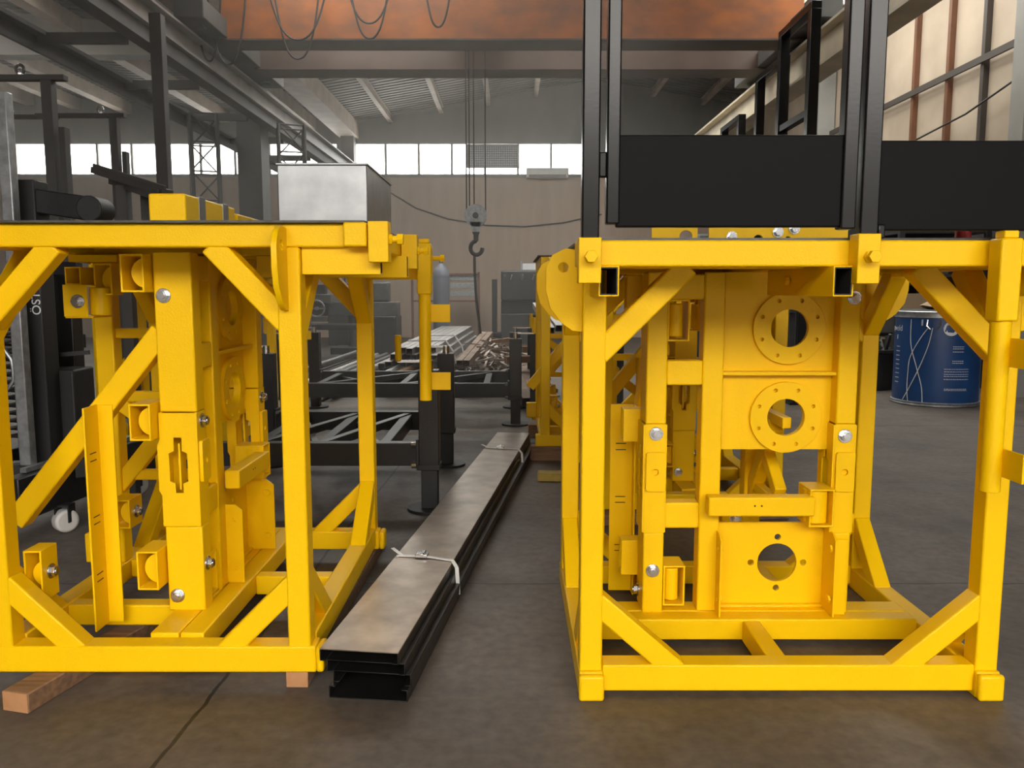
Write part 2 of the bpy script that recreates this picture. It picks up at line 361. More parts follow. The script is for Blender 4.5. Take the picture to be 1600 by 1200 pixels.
# ---------------------------------------------------------------- yellow drive base (local: x along its long side, y depth, z up)
T = .067; WX, WD = 1.19, .92
def machine():
    r = thing('hoist_base_frame', '', 'machine')
    def P(name, fn, *a, m=YEL, bev=.005, par=None, **k): return mk(name, m, par or r, fn, *a, bev=bev, **k)
    def washer_bolt(p, d, s=1.0, par=None, nm='bolt', m=ZINC):
        p = V(*p); d = V(*d); bm = bmesh.new()
        cyl(bm, p - d * .002, p + d * .004, .0225 * s, 24); cyl(bm, p + d * .004, p + d * .018 * s, .0165 * s, 6); cyl(bm, p + d * .018 * s, p + d * .0215 * s, .0115 * s, 16)
        return build(nm, bm, m, par or r, .001)
    # base
    for x in (0, WX - T): P('base_beam', box, x, x + T, -.012, WD + .03, 0, .078)
    for x in (0, WX - T): P('end_cap', box, x - .002, x + T + .002, -.035, -.012, 0, .076, bev=.008)
    P('base_beam', box, T, WX - T, .0, T, .015, .093); P('base_beam', box, T, WX - T, WD - T, WD, .015, .088)
    P('cross_beam', box, T, WX - T, .332, .402, .02, .09); P('cross_beam', box, T, WX - T, .406, .49, .02, .09)
    P('spur_beam', box, .556, .612, T, .332, .018, .086); P('spur_beam', box, .29, .35, .49, WD - T, .018, .086); P('spur_beam', box, .73, .79, .49, WD - T, .02, .088)
    # corner posts
    for x in (0, WX - T):
        for y in (0, WD - T): P('corner_post', box, x + .0015, x + T - .0015, y + .0015, y + T - .0015, .07, 1.207)
    # lower and upper braces in the four faces
    for y in (T / 2, WD - T / 2):
        for sx in (0, 1):
            X = lambda q: WX - q if sx else q
            P('lower_brace', bar, (X(.045), y, .275), (X(.285), y, .065), .06, .062)
            P('upper_brace', bar, (X(.045), y, .975), (X(.285), y, 1.215), .06, .062)
    for x in (T / 2, WX - T / 2):
        for sy in (0, 1):
            Yq = lambda q: WD - q if sy else q
            P('lower_brace', bar, (x, Yq(.045), .26), (x, Yq(.25), .055), .058, .062)
            P('upper_brace', bar, (x, Yq(.045), 1.0), (x, Yq(.245), 1.215), .058, .062)
    # deck
    P('deck_beam', box, -.032, 1.30, -.187, -.125, 1.207, 1.271); P('deck_beam', box, T, WX - T, 0, T, 1.207, 1.271); P('deck_beam', box, T, WX - T, WD - T, WD, 1.207, 1.271)
    for x in (0, .592, WX - T): P('deck_beam', box, x, x + T, -.125, WD + .0, 1.207, 1.270)
    P('deck_plate', box, -.02, 1.21, -.18, WD + .02, 1.271, 1.277, m=PLATE, bev=0)
    for x, y1 in ((.045, .0), (.614, .30), (1.145, 0)):
        q = P('socket_tube', hollow, (x, -.215, 1.171), (x, y1, 1.171), .05, .074, .0035, bev=.0015)
        P('tube_bore', hollow, (x, -.2125, 1.171), (x, y1 - .002, 1.171), .0435, .0675, .003, m=BORE, par=q, bev=0)
    for x, z0, z1 in ((-.004, 1.166, 1.274), (.6605, 1.165, 1.283)):
        s = P('post_sleeve', hollow, (x, -.218, z0), (x, -.218, z1), .054, .054, .005, bev=.002)
        bm = bmesh.new(); cyl(bm, (x, -.244, 1.228), (x, -.268, 1.228), .009, 12); cyl(bm, (x, -.266, 1.228), (x, -.282, 1.228), .0155, 6); cyl(bm, (x, -.244, 1.228), (x, -.253, 1.228), .015, 6)
        build('clamp_bolt', bm, YEL, s, .001)
    s = P('clamp_bolt', cyl, (.586, .1, 1.175), (.574, .1, 1.175), .013, n=6, bev=.001)
    # screw-down pipe jack with flags
    j = P('jack_sleeve', box, .966, 1.018, -.26, -.205, 1.075, 1.272)
    P('cap_nut', box, .975, 1.01, -.253, -.213, 1.272, 1.29, par=j, bev=.003)
    P('jack_pipe', cyl, (.992, -.232, 1.075), (.992, -.232, .655), .0235, par=j, n=24, bev=.002)
    for z in (1.0, .73): P('flag_plate', box, 1.008, 1.014, -.33, -.232, z - .035, z + .035, par=j, bev=.001)
    s = P('sleeve_block', box, 1.10, 1.155, -.25, -.187, 1.15, 1.272)
    bm = bmesh.new(); cyl(bm, (1.128, -.25, 1.22), (1.128, -.285, 1.22), .009, 12); cyl(bm, (1.128, -.283, 1.22), (1.128, -.30, 1.22), .0155, 6); build('clamp_bolt', bm, YEL, s, .001)
    # lifting lugs
    lug = [(.004, .258), (-.045, .262), (-.08, .245), (-.098, .21), (-.098, .15), (-.086, .1), (-.055, .06), (-.025, .038), (.004, .035)]
    for sx in (0, 1):
        for y in (.05, WD - .05):
            L = [((WX - x) if sx else x, z) for x, z in lug]; hx = WX + .05 if sx else -.05
            P('lifting_lug', plate, L, [circ(hx, .211, .0135, 16)], (0, y, 1.0), (1, 0, 0), (0, 0, 1), .016, bev=.0015)
    # guide columns
    for x0, x1 in ((.240, .307), (.853, .918)):
        c = P('guide_column', box, x0, x1, .39, .505, .088, .36); P('guide_column', box, x0, x1, .39, .505, .72, 1.207)
        P('column_web', box, x0, x1, .39, .398, .36, .72, bev=0); P('column_web', box, x0, x1, .497, .505, .36, .72, bev=0)
        yc = .452
        slot = [(yc - .012, .468), (yc + .012, .468), (yc + .012, .498), (yc + .028, .505), (yc + .028, .592), (yc + .012, .60), (yc + .012, .642), (yc - .012, .642), (yc - .012, .60), (yc - .028, .592), (yc - .028, .505), (yc - .012, .498)]
        out = [(.39, .362), (.507, .362), (.507, .46), (.515, .475), (.515, .62), (.507, .635), (.507, .718), (.39, .718)]
        for xs, dn in ((x0, -.006), (x1 - .002, .006)):
            P('slotted_plate', plate, out, [slot], (xs, 0, 0), (0, 1, 0), (0, 0, 1), dn, bev=.001)
        P('slot_fin', box, x0 + .012, x1 - .012, .452, .458, .475, .62, bev=0)
        P('pad_plate', plate, [(x0 + .008, .50), (x1 - .006, .50), (x1, .506), (x1, .623), (x1 - .006, .629), (x0 + .008, .629), (x0 + .003, .623), (x0 + .003, .506)], [circ((x0 + x1) / 2, .564, .0105, 16)], (0, .39, 0), (1, 0, 0), (0, 0, 1), .011, bev=.001)
    for p in ((.275, .39, .689), (.272, .39, .233), (.884, .39, .682), (.893, .39, 1.125)): washer_bolt(p, (0, -1, 0))
    for p in ((.240, .475, 1.075), (.240, .475, .138)): washer_bolt(p, (-1, 0, 0))
    for p in ((.918, .475, 1.075), (.918, .475, .138)): washer_bolt(p, (1, 0, 0))
    P('guide_column', box, .423, .490, .402, .468, .088, 1.207)
    for z0, z1 in ((.845, .925), (.372, .458), (1.12, 1.2)): P('crossbar', box, .307, .423, .403, .46, z0, z1)
    # motor plates
    mh = [circ(.706, 1.027, .064, 32), circ(.705, .736, .062, 32)]
    P('motor_plate', plate, [(.49, .628), (.853, .628), (.853, 1.207), (.49, 1.207)], mh, (0, .455, 0), (1, 0, 0), (0, 0, 1), .012, bev=0)
    for cx, cz in ((.706, 1.027), (.705, .736)):
        P('flange_ring', plate, circ(cx, cz, .117, 48), [circ(cx, cz, .061, 36)] + [circ(cx + .0955 * math.cos(PI / 8 + k * PI / 4), cz + .0955 * math.sin(PI / 8 + k * PI / 4), .0062, 10) for k in range(8)], (0, .443, 0), (1, 0, 0), (0, 0, 1), .014, bev=.001)
    P('stiffener_rib', box, .49, .872, .405, .445, .876, .888, bev=.002)
    P('motor_plate', plate, [(.49, .09), (.853, .09), (.853, .378), (.49, .378)], [circ(.70, .24, .066, 32)] + [circ(.70 + .088 * math.cos(k * PI / 2), .24 + .088 * math.sin(k * PI / 2), .011, 14) for k in range(4)], (0, .462, 0), (1, 0, 0), (0, 0, 1), .012, bev=0)
    P('weld_fillet', box, .49, .853, .43, .455, .088, .1, bev=.006)
    for x in (.482, .8515):
        P('side_plate', plate, [(.345, .092), (.445, .092), (.445, .365), (.37, .365), (.345, .345)], [circ(.371, .145, .0085, 12), circ(.371, .315, .0085, 12)], (x, 0, 0), (0, 1, 0), (0, 0, 1), .006, bev=0)
        for z in (.145, .315): P('nut', cyl, (x + (.006 if x < .6 else -.001), .371, z), (x + (.013 if x < .6 else -.009), .371, z), .0135, n=6, bev=.001)
    P('side_flange', box, .857, .900, .366, .373, .092, .345, bev=.001)
    # stop bar and its roller box
    b = P('stop_bar', box, .438, .778, .335, .385, .43, .493)
    for x in (.585, .607): P('bar_hole', cyl, (x, .3345, .465), (x, .337, .465), .003, m=HOLEK, par=b, n=10, bev=0)
    q = P('roller_box', hollow, (.806, .352, .452), (.806, .46, .452), .08, .125, .006, bev=.002); P('roller', cyl, (.80, .40, .398), (.80, .40, .506), .038, par=q, n=28, bev=.003)
    # roller brackets round the mast opening
    def rb(x0, x1, y0, y1, z0, z1, axis, bolt=None, rax=None):
        xm, ym, zm = (x0 + x1) / 2, (y0 + y1) / 2, (z0 + z1) / 2
        if axis == 'x': q = P('roller_bracket', hollow, (x0, ym, zm), (x1, ym, zm), y1 - y0, z1 - z0, .006, bev=.002)
        else: q = P('roller_bracket', hollow, (xm, y0, zm), (xm, y1, zm), x1 - x0, z1 - z0, .006, bev=.002)
        R = (z1 - z0) * .40; h = (y1 - y0) / 2 - .007
        rax = rax or ('z' if axis == 'y' else 'y')
        if axis == 'x' and rax == 'y':                      # wheel face, its far side hidden in the box wall
            yc, rr = y0 + .004, (z1 - z0) * .395; lim = y0 + .0065; rr = min(rr, y1 - y0 - .014)
            P('roller', plate, [(max(a, lim), b) for a, b in circ(yc, zm, rr, 40)], [], (x0 + .028, 0, 0), (0, 1, 0), (0, 0, 1), min(.07, x1 - x0 - .04), par=q, bev=.003)
        elif axis == 'x': P('roller', cyl, (x0 + .04, ym, z0 + .01), (x0 + .04, ym, z1 - .01), min(h, .03), par=q, n=24, bev=.004)
        else: P('roller', cyl, (xm - .005, y0 + .035, z0 + .014), (xm - .005, y0 + .035, z1 - .014), (x1 - x0) / 2 - .012, par=q, n=24, bev=.004)
        if bolt: washer_bolt(bolt[0], bolt[1], 1.0, q, 'axle_bolt')
    rb(.185, .305, .510, .575, .640, .752, 'x'); rb(.185, .305, .510, .575, .175, .297, 'x')
    rb(.60, .70, .785, .855, .245, .35, 'x', ((.65, .785, .297), (0, -1, 0))); rb(.075, .16, .80, .853, .18, .335, 'x', ((.12, .80, .26), (0, -1, 0)))
    rb(.19, .305, .510, .580, 1.085, 1.198, 'x'); rb(.48, .56, .745, .805, 1.075, 1.18, 'x')
    rb(.310, .382, .40, .50, .108, .245, 'y'); rb(.310, .382, .42, .505, .985, 1.12, 'y')
    P('roller_plate', box, .45, .456, .815, .893, 1.005, 1.109, bev=.001); washer_bolt((.45, .845, 1.055), (-1, 0, 0))
    P('roller', cyl, (.50, .795, 1.008), (.50, .795, 1.10), .034, n=28, bev=.004)
    P('roller_plate', box, .456, .60, .80, .893, 1.0, 1.006, bev=.001); P('roller_plate', box, .456, .60, .80, .893, 1.104, 1.109, bev=.001)
    P('stub_tube', hollow, (.47, .868, 1.138), (.62, .868, 1.138), .052, .058, .004, bev=.001)
    P('hanger_plate', box, .47, .60, .72, .88, 1.183, 1.207, bev=.002)
    # rear mast guide
    P('rear_column', box, .70, .765, .858, .925, .088, 1.207)
    for z0, z1 in ((.918, .954), (.686, .724), (.395, .432)): P('rear_crossbar', box, .72, .75, .505, .86, z0, z1, bev=.003)
    P('rear_brace', bar, (.735, .88, .37), (.735, .62, .68), .045, .06); P('rear_brace', bar, (.735, .55, .45), (.735, .86, .68), .04, .05)
    P('foot_block', box, .69, .76, .925, 1.0, .09, .2)
    # strut and the gauge angle
    P('diagonal_strut', bar, (.280, .495, .965), (.280, .985, .37), .06, .066)
    w = bmesh.new(); box(w, .165, .251, .697, .703, .05, .742); box(w, .245, .251, .652, .703, .05, .742); g = build('gauge_angle', w, YEL, r, .001)
    for z in (.20, .222, .38, .402, .575, .598):
        P('gauge_mark', box, .185, .222, .6962, .6975, z, z + .003, m=HOLEK, par=g, bev=0)
    return r
RMX, RMY = .19, 2.217
rm = machine(); rm.location = (RMX, RMY, 0)
GRP = 'yellow hoist base frames'
rm['group'] = GRP
rm['label'] = 'yellow steel hoist base frame on the right, standing on the floor under black guard panels'
def place(X, Y, z, rz, lab):
    c = copy_tree(rm); c.location = (X, Y, z); c.rotation_euler = (0, 0, rz); c['label'] = lab; return c
TB = .058
lm = place(-.575, 2.243, TB, PI / 2, 'yellow steel hoist base frame at front left carrying a grey steel box')
m3 = place(1.35, 4.0, TB, PI / 2, 'yellow hoist base frame seen through and directly behind the right front one')
m4 = place(1.11, 5.45, .1, PI / 2, 'farthest yellow hoist base frame on the right, beside the far end of the channels')
m5 = place(-1.95, 5.6, TB, PI / 2, 'yellow hoist base frame standing in the gloom behind the left front one')
# plates with bolts on the rear edge of the right frame's deck only
for (x0, x1, z1) in ((.326, .495, 1.40), (.537, 1.05, 1.395)):
    b = mk('rear_plate', YEL, rm, plate, [(x0, 1.277), (x1, 1.277), (x1, z1), (x0, z1)], [circ(.452, 1.345, .024, 20)] if x0 < .4 else [circ(.83, 1.335, .012, 14), circ(.72, 1.335, .018, 14)], (0, .86, 0), (1, 0, 0), (0, 0, 1), .01)
    if x0 > .5:
        for x, z in ((.79, 1.362), (.85, 1.374), (.62, 1.345)):
            bm = bmesh.new(); cyl(bm, (x, .85, z), (x, .843, z), .02, 18); cyl(bm, (x, .843, z), (x, .83, z), .014, 6); build('bolt', bm, ZINC, b)

# timbers under the frames
def timber(p, q, w, h, lab, grp=None, m=WOOD):
    p, q = V(*p), V(*q)
    t = tag(bpy.data.objects.new('timber_bearer', None), lab, 'timber', grp); COL.objects.link(t); t.location = p
    mk('timber_body', m, t, bar, (0, 0, h / 2), tuple(q - p + V(0, 0, h / 2)), w, h, bev=.004)
    d = (q - p).normalized(); mk('end_grain', WOODE, t, bar, tuple(-d * .002 + V(0, 0, h / 2)), tuple(d * .006 + V(0, 0, h / 2)), w * .96, h * .95)
    return t
timber((-.625, 2.27, 0), (-.605, 3.6, 0), .065, TB - .001, 'brown timber bearer under the right edge of the left yellow frame')
timber((-1.36, 2.13, 0), (-1.0, 3.55, 0), .085, TB - .001, 'brown timber bearer jutting out at lower left below the left yellow frame')
timber((.40, 3.95, 0), (1.4, 3.95 + .14, 0), .1, TB - .001, 'timber bearer under the front of the middle yellow frame')
timber((.40, 5.0, 0), (1.4, 5.0, 0), .1, TB - .001, 'timber bearer under the back of the middle yellow frame')
timber((.13, 5.5, 0), (1.2, 5.5, 0), .1, .099, 'brown timber bearer under the front of the farthest yellow frame')
timber((.13, 6.4, 0), (1.2, 6.4, 0), .1, .099, 'timber bearer under the back of the farthest yellow frame')
timber((.16, 4.9, 0), (.38, 4.88, 0), .09, .05, 'short yellow-painted timber block on the floor beside the channel stack', m=YTIMB)
timber((-2.9, 5.75, 0), (-1.9, 5.75, 0), .09, TB - .001, 'timber bearer under the gloomy yellow frame behind the left one')
timber((-2.9, 6.6, 0), (-1.9, 6.6, 0), .09, TB - .001, 'timber bearer under the back of the gloomy yellow frame')

# ---------------------------------------------------------------- guards in the right frame's sleeves
GX, GY = RMX, RMY - .218
def guard(name, lab, x):
    g = thing('guard_panel', lab, 'guard rail', (GX + x, GY, 1.166))
    return g
g = guard('a', 'black steel guard panel on the left of the right yellow frame, between two tall uprights', 0)
def B(par, name, *a, m=GUARD, bev=.004): return mk(name, m, par, box, *a, bev=bev)
B(g, 'upright', -.024, .018, -.02, .02, .0, 1.5); B(g, 'frame_post', .034, .066, -.018, .018, .14, 1.5)
B(g, 'infill_sheet', .058, .60, -.012, .01, .133, .348, m=GSHEET); B(g, 'frame_post', .592, .628, -.02, .02, .128, 1.5)
B(g, 'top_rail', -.024, .628, -.018, .018, 1.5, 1.54)
for z in (.25, .8): B(g, 'hinge', .016, .036, -.008, .008, z, z + .06)
g2 = guard('b', 'black steel guard panel at the right edge of the picture above the yellow deck', .6605)
B(g2, 'upright', -.022, .022, -.02, .02, .0, 1.5); B(g2, 'infill_sheet', .02, .66, -.012, .01, .125, .335, m=GSHEET); B(g2, 'upright', .64, .68, -.02, .02, .112, 1.5)
B(g2, 'top_rail', -.022, .68, -.018, .018, 1.5, 1.54); B(g2, 'bracket', .022, .04, -.018, .018, .105, .14)
red = thing('bottle', 'small red and white container on the deck behind the right guard panel', 'container', (1.33, 2.45, 1.277))
mk('bottle_body', RED, red, cyl, (0, 0, 0), (0, 0, .075), .022, bev=.004); mk('bottle_cap', WHITE, red, cyl, (0, 0, .075), (0, 0, .09), .012)

# ---------------------------------------------------------------- on the left deck
DZ = 1.277 + TB
sb = thing('steel_box', 'plain grey sheet steel box standing on the left yellow deck', 'box', (-.659, 2.35, DZ))
bm = bmesh.new(); box(bm, 0, .252, 0, .46, .0, .163); build('box_body', bm, SHEET, sb, .003)
bm = bmesh.new(); box(bm, -.003, .255, -.003, .463, .163, .168); build('box_lid', bm, SHEET, sb, .001)
yb = thing('yellow_square_tube', 'short yellow square tube frame with bare steel bands lying on the left deck', 'tube', (-1.025, 2.35, DZ))
bm = bmesh.new(); box(bm, 0, .105, 0, .42, 0, .085); build('tube_body', bm, YEL, yb, .006)
for y in (.1, .3): mk('steel_band', SHEET, yb, box, -.002, .107, y, y + .05, .0, .087, bev=.001)
mk('lower_tube', YEL, yb, box, .02, .1, .46, .75, 0, .07, bev=.005); 
rf = thing('clamp_bracket', 'small yellow clamp bracket on the left deck behind the grey box', 'bracket', (-.78, 2.9, DZ))
mk('bracket_base', YEL, rf, box, 0, .12, 0, .08, 0, .02, bev=.003); mk('bracket_bolt', ZINC, rf, cyl, (.04, .04, .02), (.04, .04, .045), .012, n=6)

# ---------------------------------------------------------------- channel stack on the aisle floor
S0, S1 = V(-.418, 2.195, 0), V(.022, 5.73, 0); sd = (S1 - S0); sl = sd.length
srz = -math.atan2(sd.x, sd.y)
def channel(dx, dy, z, flip, lab, rot=0, m=MILL):
    t = tag(bpy.data.objects.new('steel_channel', None), lab, 'steel channel', 'stacked steel channels'); COL.objects.link(t)
    t.location = (S0.x + dx, S0.y + dy, z); t.rotation_euler = (0, 0, srz + rot)
    w, h, th, lip = .228, .036, .0035, .018
    s = -1 if flip else 1
    zz = lambda a, b: (a, b) if not flip else (h - b, h - a)
    bm = bmesh.new(); box(bm, -w / 2, w / 2, 0, sl, *zz(h - th, h)); build('web', bm, m, t, .0012, 1)
    bm = bmesh.new()
    for e in (-1, 1):
        xa, xb = sorted((e * w / 2, e * (w / 2 - th))); box(bm, xa, xb, 0, sl, *zz(0, h - th))
        xa, xb = sorted((e * w / 2, e * (w / 2 - lip))); box(bm, xa, xb, 0, sl, *zz(0, th))
    build('flange', bm, MILLK, t, .0012, 1)
    return t
channel(.012, 0, 0, True, 'lowest black-edged steel channel of the stack on the aisle floor', .004, MILLK)
channel(.02, .02, .0365, False, 'second steel channel from the floor in the aisle stack', -.002, MILLK)
channel(.005, .01, .073, False, 'third steel channel from the floor in the aisle stack, just under the top one', .003, MILLK)
channel(-.012, 0, .1095, False, 'topmost brownish steel channel of the stack lying along the aisle floor')
def strap(y, lab):
    t = tag(bpy.data.objects.new('packing_strap', None), lab, 'strap', None); COL.objects.link(t)
    t.location = (S0.x, S0.y, 0); t.rotation_euler = (0, 0, srz)
    bm = bmesh.new(); zt = .149
    pts = [(-.124, y, .03), (-.124, y + .005, .13), (-.116, y + .01, zt), (-.02, y + .012, zt + .002), (.10, y - .02, zt), (.122, y - .045, .13), (.128, y - .05, .03)]
    for a, b in zip(pts, pts[1:]): bar(bm, a, b, .014, .003, V(0, 0, 1) if abs(a[2] - b[2]) < .05 else V(0, 1, 0))
    build('band', bm, WHITE, t)
    bm = bmesh.new(); box(bm, -.045, .0, y - .008, y + .03, zt, zt + .013); box(bm, -.03, -.012, y - .015, y + .04, zt + .01, zt + .018); build('buckle', bm, ZINC, t, .002)
    mk('loose_end', WHITE, t, bar, (-.10, y + .01, zt + .002), (-.15, y + .06, zt + .012), .014, .002)
strap(.80, 'pale plastic strap round the near part of the channel stack')
strap(2.95, 'pale plastic strap round the far end of the channel stack')

# ---------------------------------------------------------------- black chassis frames with jacks in the middle distance
def jack(x, y, par, s=1.0, crank=-1):
    j = mk('jack_post', BLK, par, box, x - .052 * s, x + .052 * s, y - .052 * s, y + .052 * s, .22, .74, bev=.004)
    mk('jack_leg', BLKM, j, box, x - .043 * s, x + .043 * s, y - .043 * s, y + .043 * s, .015, .24, bev=.003)
    mk('jack_collar', BLKM, j, box, x - .058 * s, x + .058 * s, y - .058 * s, y + .058 * s, .22, .25, bev=.003)
    mk('foot_plate', BLKM, j, cyl, (x, y, 0), (x, y, .015), .12 * s, n=28)
    bm = bmesh.new(); cyl(bm, (x, y, .74), (x, y, .79), .022, 12); bar(bm, (x, y, .785), (x + crank * .16, y - .02, .785), .02, .012); build('crank_arm', bm, ZINC, j)
    mk('crank_grip', YEL, j, cyl, (x + crank * .155, y - .02, .785), (x + crank * .155, y - .02, .92), .0165, n=12, bev=.004)
    return j
def chassis(lab, x0, x1, y0, y1, cranks=(-1, -1, -1, -1), diag=True):
    c = thing('trailer_chassis', lab, 'chassis', ((x0 + x1) / 2, (y0 + y1) / 2, 0), 0, 'black trailer chassis frames')
    a, b, p, q = -(x1 - x0) / 2, (x1 - x0) / 2, -(y1 - y0) / 2, (y1 - y0) / 2
    for y in (p, q): mk('rail', BLK, c, box, a + .05, b - .05, y - .035, y + .035, .24, .36, bev=.004)
    for x in (a + .25, 0, b - .25): mk('cross_member', BLK, c, box, x - .03, x + .03, p, q, .26, .345, bev=.004)
    if diag:
        for s in (0, 1):
            X0, X1 = (a + .25, 0) if s else (0, b - .25)
            mk('diagonal_bar', DARKST, c, bar, (X0, p + .03, .33), (X1, q - .03, .33), .045, .045, bev=.003); mk('diagonal_bar', DARKST, c, bar, (X1, p + .03, .30), (X0, q - .03, .30), .04, .03, bev=.003)
    k = 0
    for x in (a, b):
        for y in (p, q):
            jack(x, y, c, 1.0, cranks[k]); k += 1
            bm = bmesh.new(); s = -1 if x > 0 else 1; box(bm, x + s * .052, x + s * .066, y - .05, y + .05, .22, .38); build('mount_plate', bm, BLKM, c, .002)
            bm = bmesh.new()
            for z in (.245, .355): cyl(bm, (x + s * .066, y - .055, z), (x + s * .09, y - .055, z), .014, 6)
            build('mount_bolt', bm, ZINC, c)
    return c
chassis('black trailer chassis frame nearest the camera, its jack post beside the channel stack', -1.6, -.43, 4.22, 5.32)
chassis('black trailer chassis frame behind the nearest one, before the scrap pile', -1.93, .03, 6.95, 8.0, (-1, -1, 1, 1))

# tube bundle, loose tubes, timber and scrap behind the chassis
bun = thing('tube_bundle_rack', 'low black rack carrying the strapped bundle of steel tubes', 'rack', (-1.05, 10.4, 0))
for y in (-.9, 1.3):
    zt = .30 + .024 * (y + .9); bm = bmesh.new(); box(bm, -.5, .5, y - .04, y + .04, zt - .06, zt)
    for x in (-.45, .45): box(bm, x - .04, x + .04, y - .04, y + .04, 0, zt - .06)
    build('trestle', bm, BLKM, bun)
for row in range(3):
    for i in range(8 - row):
        x = -1.36 + i * .078 + row * .039; z = .333 + row * .073
        bm = bmesh.new(); hollow(bm, (x, 8.95 + .07 * ((i * 3 + row * 2) % 5), z), (x + .24, 12.6, z + .085), .072, .07, .004)
        tag(build('square_tube', bm, STEELTUBE), 'bright square steel tube in the strapped bundle on the black rack', 'steel tube', 'square tubes in the strapped bundle')
for j, y in enumerate((9.9, 10.7)):
    f = (y - 8.95) / 3.65; cx_ = -1.085 + .24 * f; zz = .297 + .085 * f
    pts = [(cx_ - .33, y, zz), (cx_ - .31, y, zz + .09), (cx_ - .22, y, zz + .225), (cx_ + .22, y, zz + .225), (cx_ + .31, y, zz + .09), (cx_ + .33, y, zz)]
    tag(mk('packing_strap', WHITE, None, tube, pts, .012, 6), 'white strap round the steel tube bundle, ' + ('nearer of the two' if j == 0 else 'farther of the two'), 'strap')
for i in range(11):
    x = -2.35 + (i % 5) * .12; z = .05 + (i // 5) * .1
    tag(mk('round_pipe', DARKST if i % 3 else STEELTUBE, None, cyl, (x, 8.4 + .13 * (i % 3), z), (x + .25, 11.8 + .1 * (i % 4), z + .04), .042, n=12), 'long loose steel pipe in the heap left of the tube bundle', 'pipe', 'loose pipes heaped on the floor')
for i, (u0, v0, u1, v1, mm) in enumerate(((598, 588, 652, 562, STEELTUBE), (612, 590, 668, 566, WOOD), (628, 592, 690, 572, STEELTUBE))):
    a, b = at(u0, v0, 8.6), at(u1, v1, 9.6)
    tag(mk('round_pipe', mm, None, cyl, tuple(a), tuple(b), .045, n=14), ('left', 'middle', 'right')[i] + ' of three short pipes lying across the black chassis rails', 'pipe')
for i, (x, z) in enumerate(((-.555, .44), (-.48, .44))):
    bm = bmesh.new(); hollow(bm, (x, 8.6, z - .06), (x + .2, 10.6, z + .14), .068, .068, .005)
    tag(build('square_tube', bm, RUSTY), ('left' if i == 0 else 'right') + ' of two brown square tubes tilting up before the crane sling', 'steel tube')
for i, (u0, v0, u1, v1, Y) in enumerate(((745, 538, 812, 530, 10.8), (738, 552, 800, 546, 10.2), (790, 562, 850, 560, 8.8), (815, 546, 860, 545, 9.4))):
    a, b = at(u0, v0, Y), at(u1, v1, Y + .1)
    tag(mk('timber_plank', WOOD, None, bar, tuple(a), tuple(b), .12, .07), ('long plank at the back of the scrap heap', 'plank lying across the top of the scrap heap', 'reddish plank on the right of the scrap heap', 'short plank right of the jack posts')[i], 'plank')
bm = bmesh.new()
for i in range(240):
    x, y = random.gauss(-.2, .27), random.gauss(9.6, .4)
    z = max(.03, .6 - .7 * abs(x + .18) - .35 * abs(y - 9.6)) * random.uniform(.3, 1.1) + .02
    a = random.uniform(-.9, .9); L = random.uniform(.12, .45); d = V(math.sin(a) * L, -math.cos(a) * L * .7, random.uniform(-.12, .05))
    bar(bm, (x, y, z), (x + d.x, y + d.y, max(.012, z + d.z)), random.uniform(.012, .05), random.uniform(.006, .02))
for i in range(14):
    x, y = random.gauss(-.5, .2), random.gauss(9.6, .2); rr = random.uniform(.08, .16)
    tube(bm, [(x + rr * math.cos(t * PI / 6), y + .06 * math.sin(t), .2 + rr * math.sin(t * PI / 6)) for t in range(11)], .01, 5)
o = tag(build('scrap_heap', bm, SCRAPM), 'heap of tangled scrap strips and offcuts on the floor behind the jacks', 'scrap'); o['kind'] = 'stuff'
for i in range(3):
    bm = bmesh.new(); y = 7.7 + .1 * i; x = .14 + .09 * i
    hollow(bm, (x, y, .09 + .0 * i), (x - .15, y + 2.0, .35), .09, .09, .005)
    tag(build('square_tube', bm, RUSTY), ('left', 'middle', 'right')[i] + ' of three square tubes sloping to the floor beside the farthest yellow frame', 'steel tube')
for i in range(8):
    bm = bmesh.new(); x = .36 + .07 * i; z = .9 - .0 * i
    hollow(bm, (x, 7.5, .78 + .02 * (i % 2)), (x - .1, 9.2, .98), .06, .06, .004)
    tag(build('square_tube', bm, STEELTUBE), 'bright steel tube stacked on the rack behind the farthest yellow frame', 'steel tube', 'bright tubes behind the farthest frame')
rk = thing('tube_rack', 'black steel rack holding bright tubes behind the farthest yellow frame', 'rack', (.6, 8.3, 0))
for y in (-.6, .7):
    bm = bmesh.new(); box(bm, -.42, .45, y - .03, y + .03, .72 + .1 * (y + .6), .78 + .1 * (y + .6) - .035)
    for x in (-.4, .42): box(bm, x - .03, x + .03, y - .03, y + .03, 0, .74)
    build('trestle', bm, BLKM, rk)

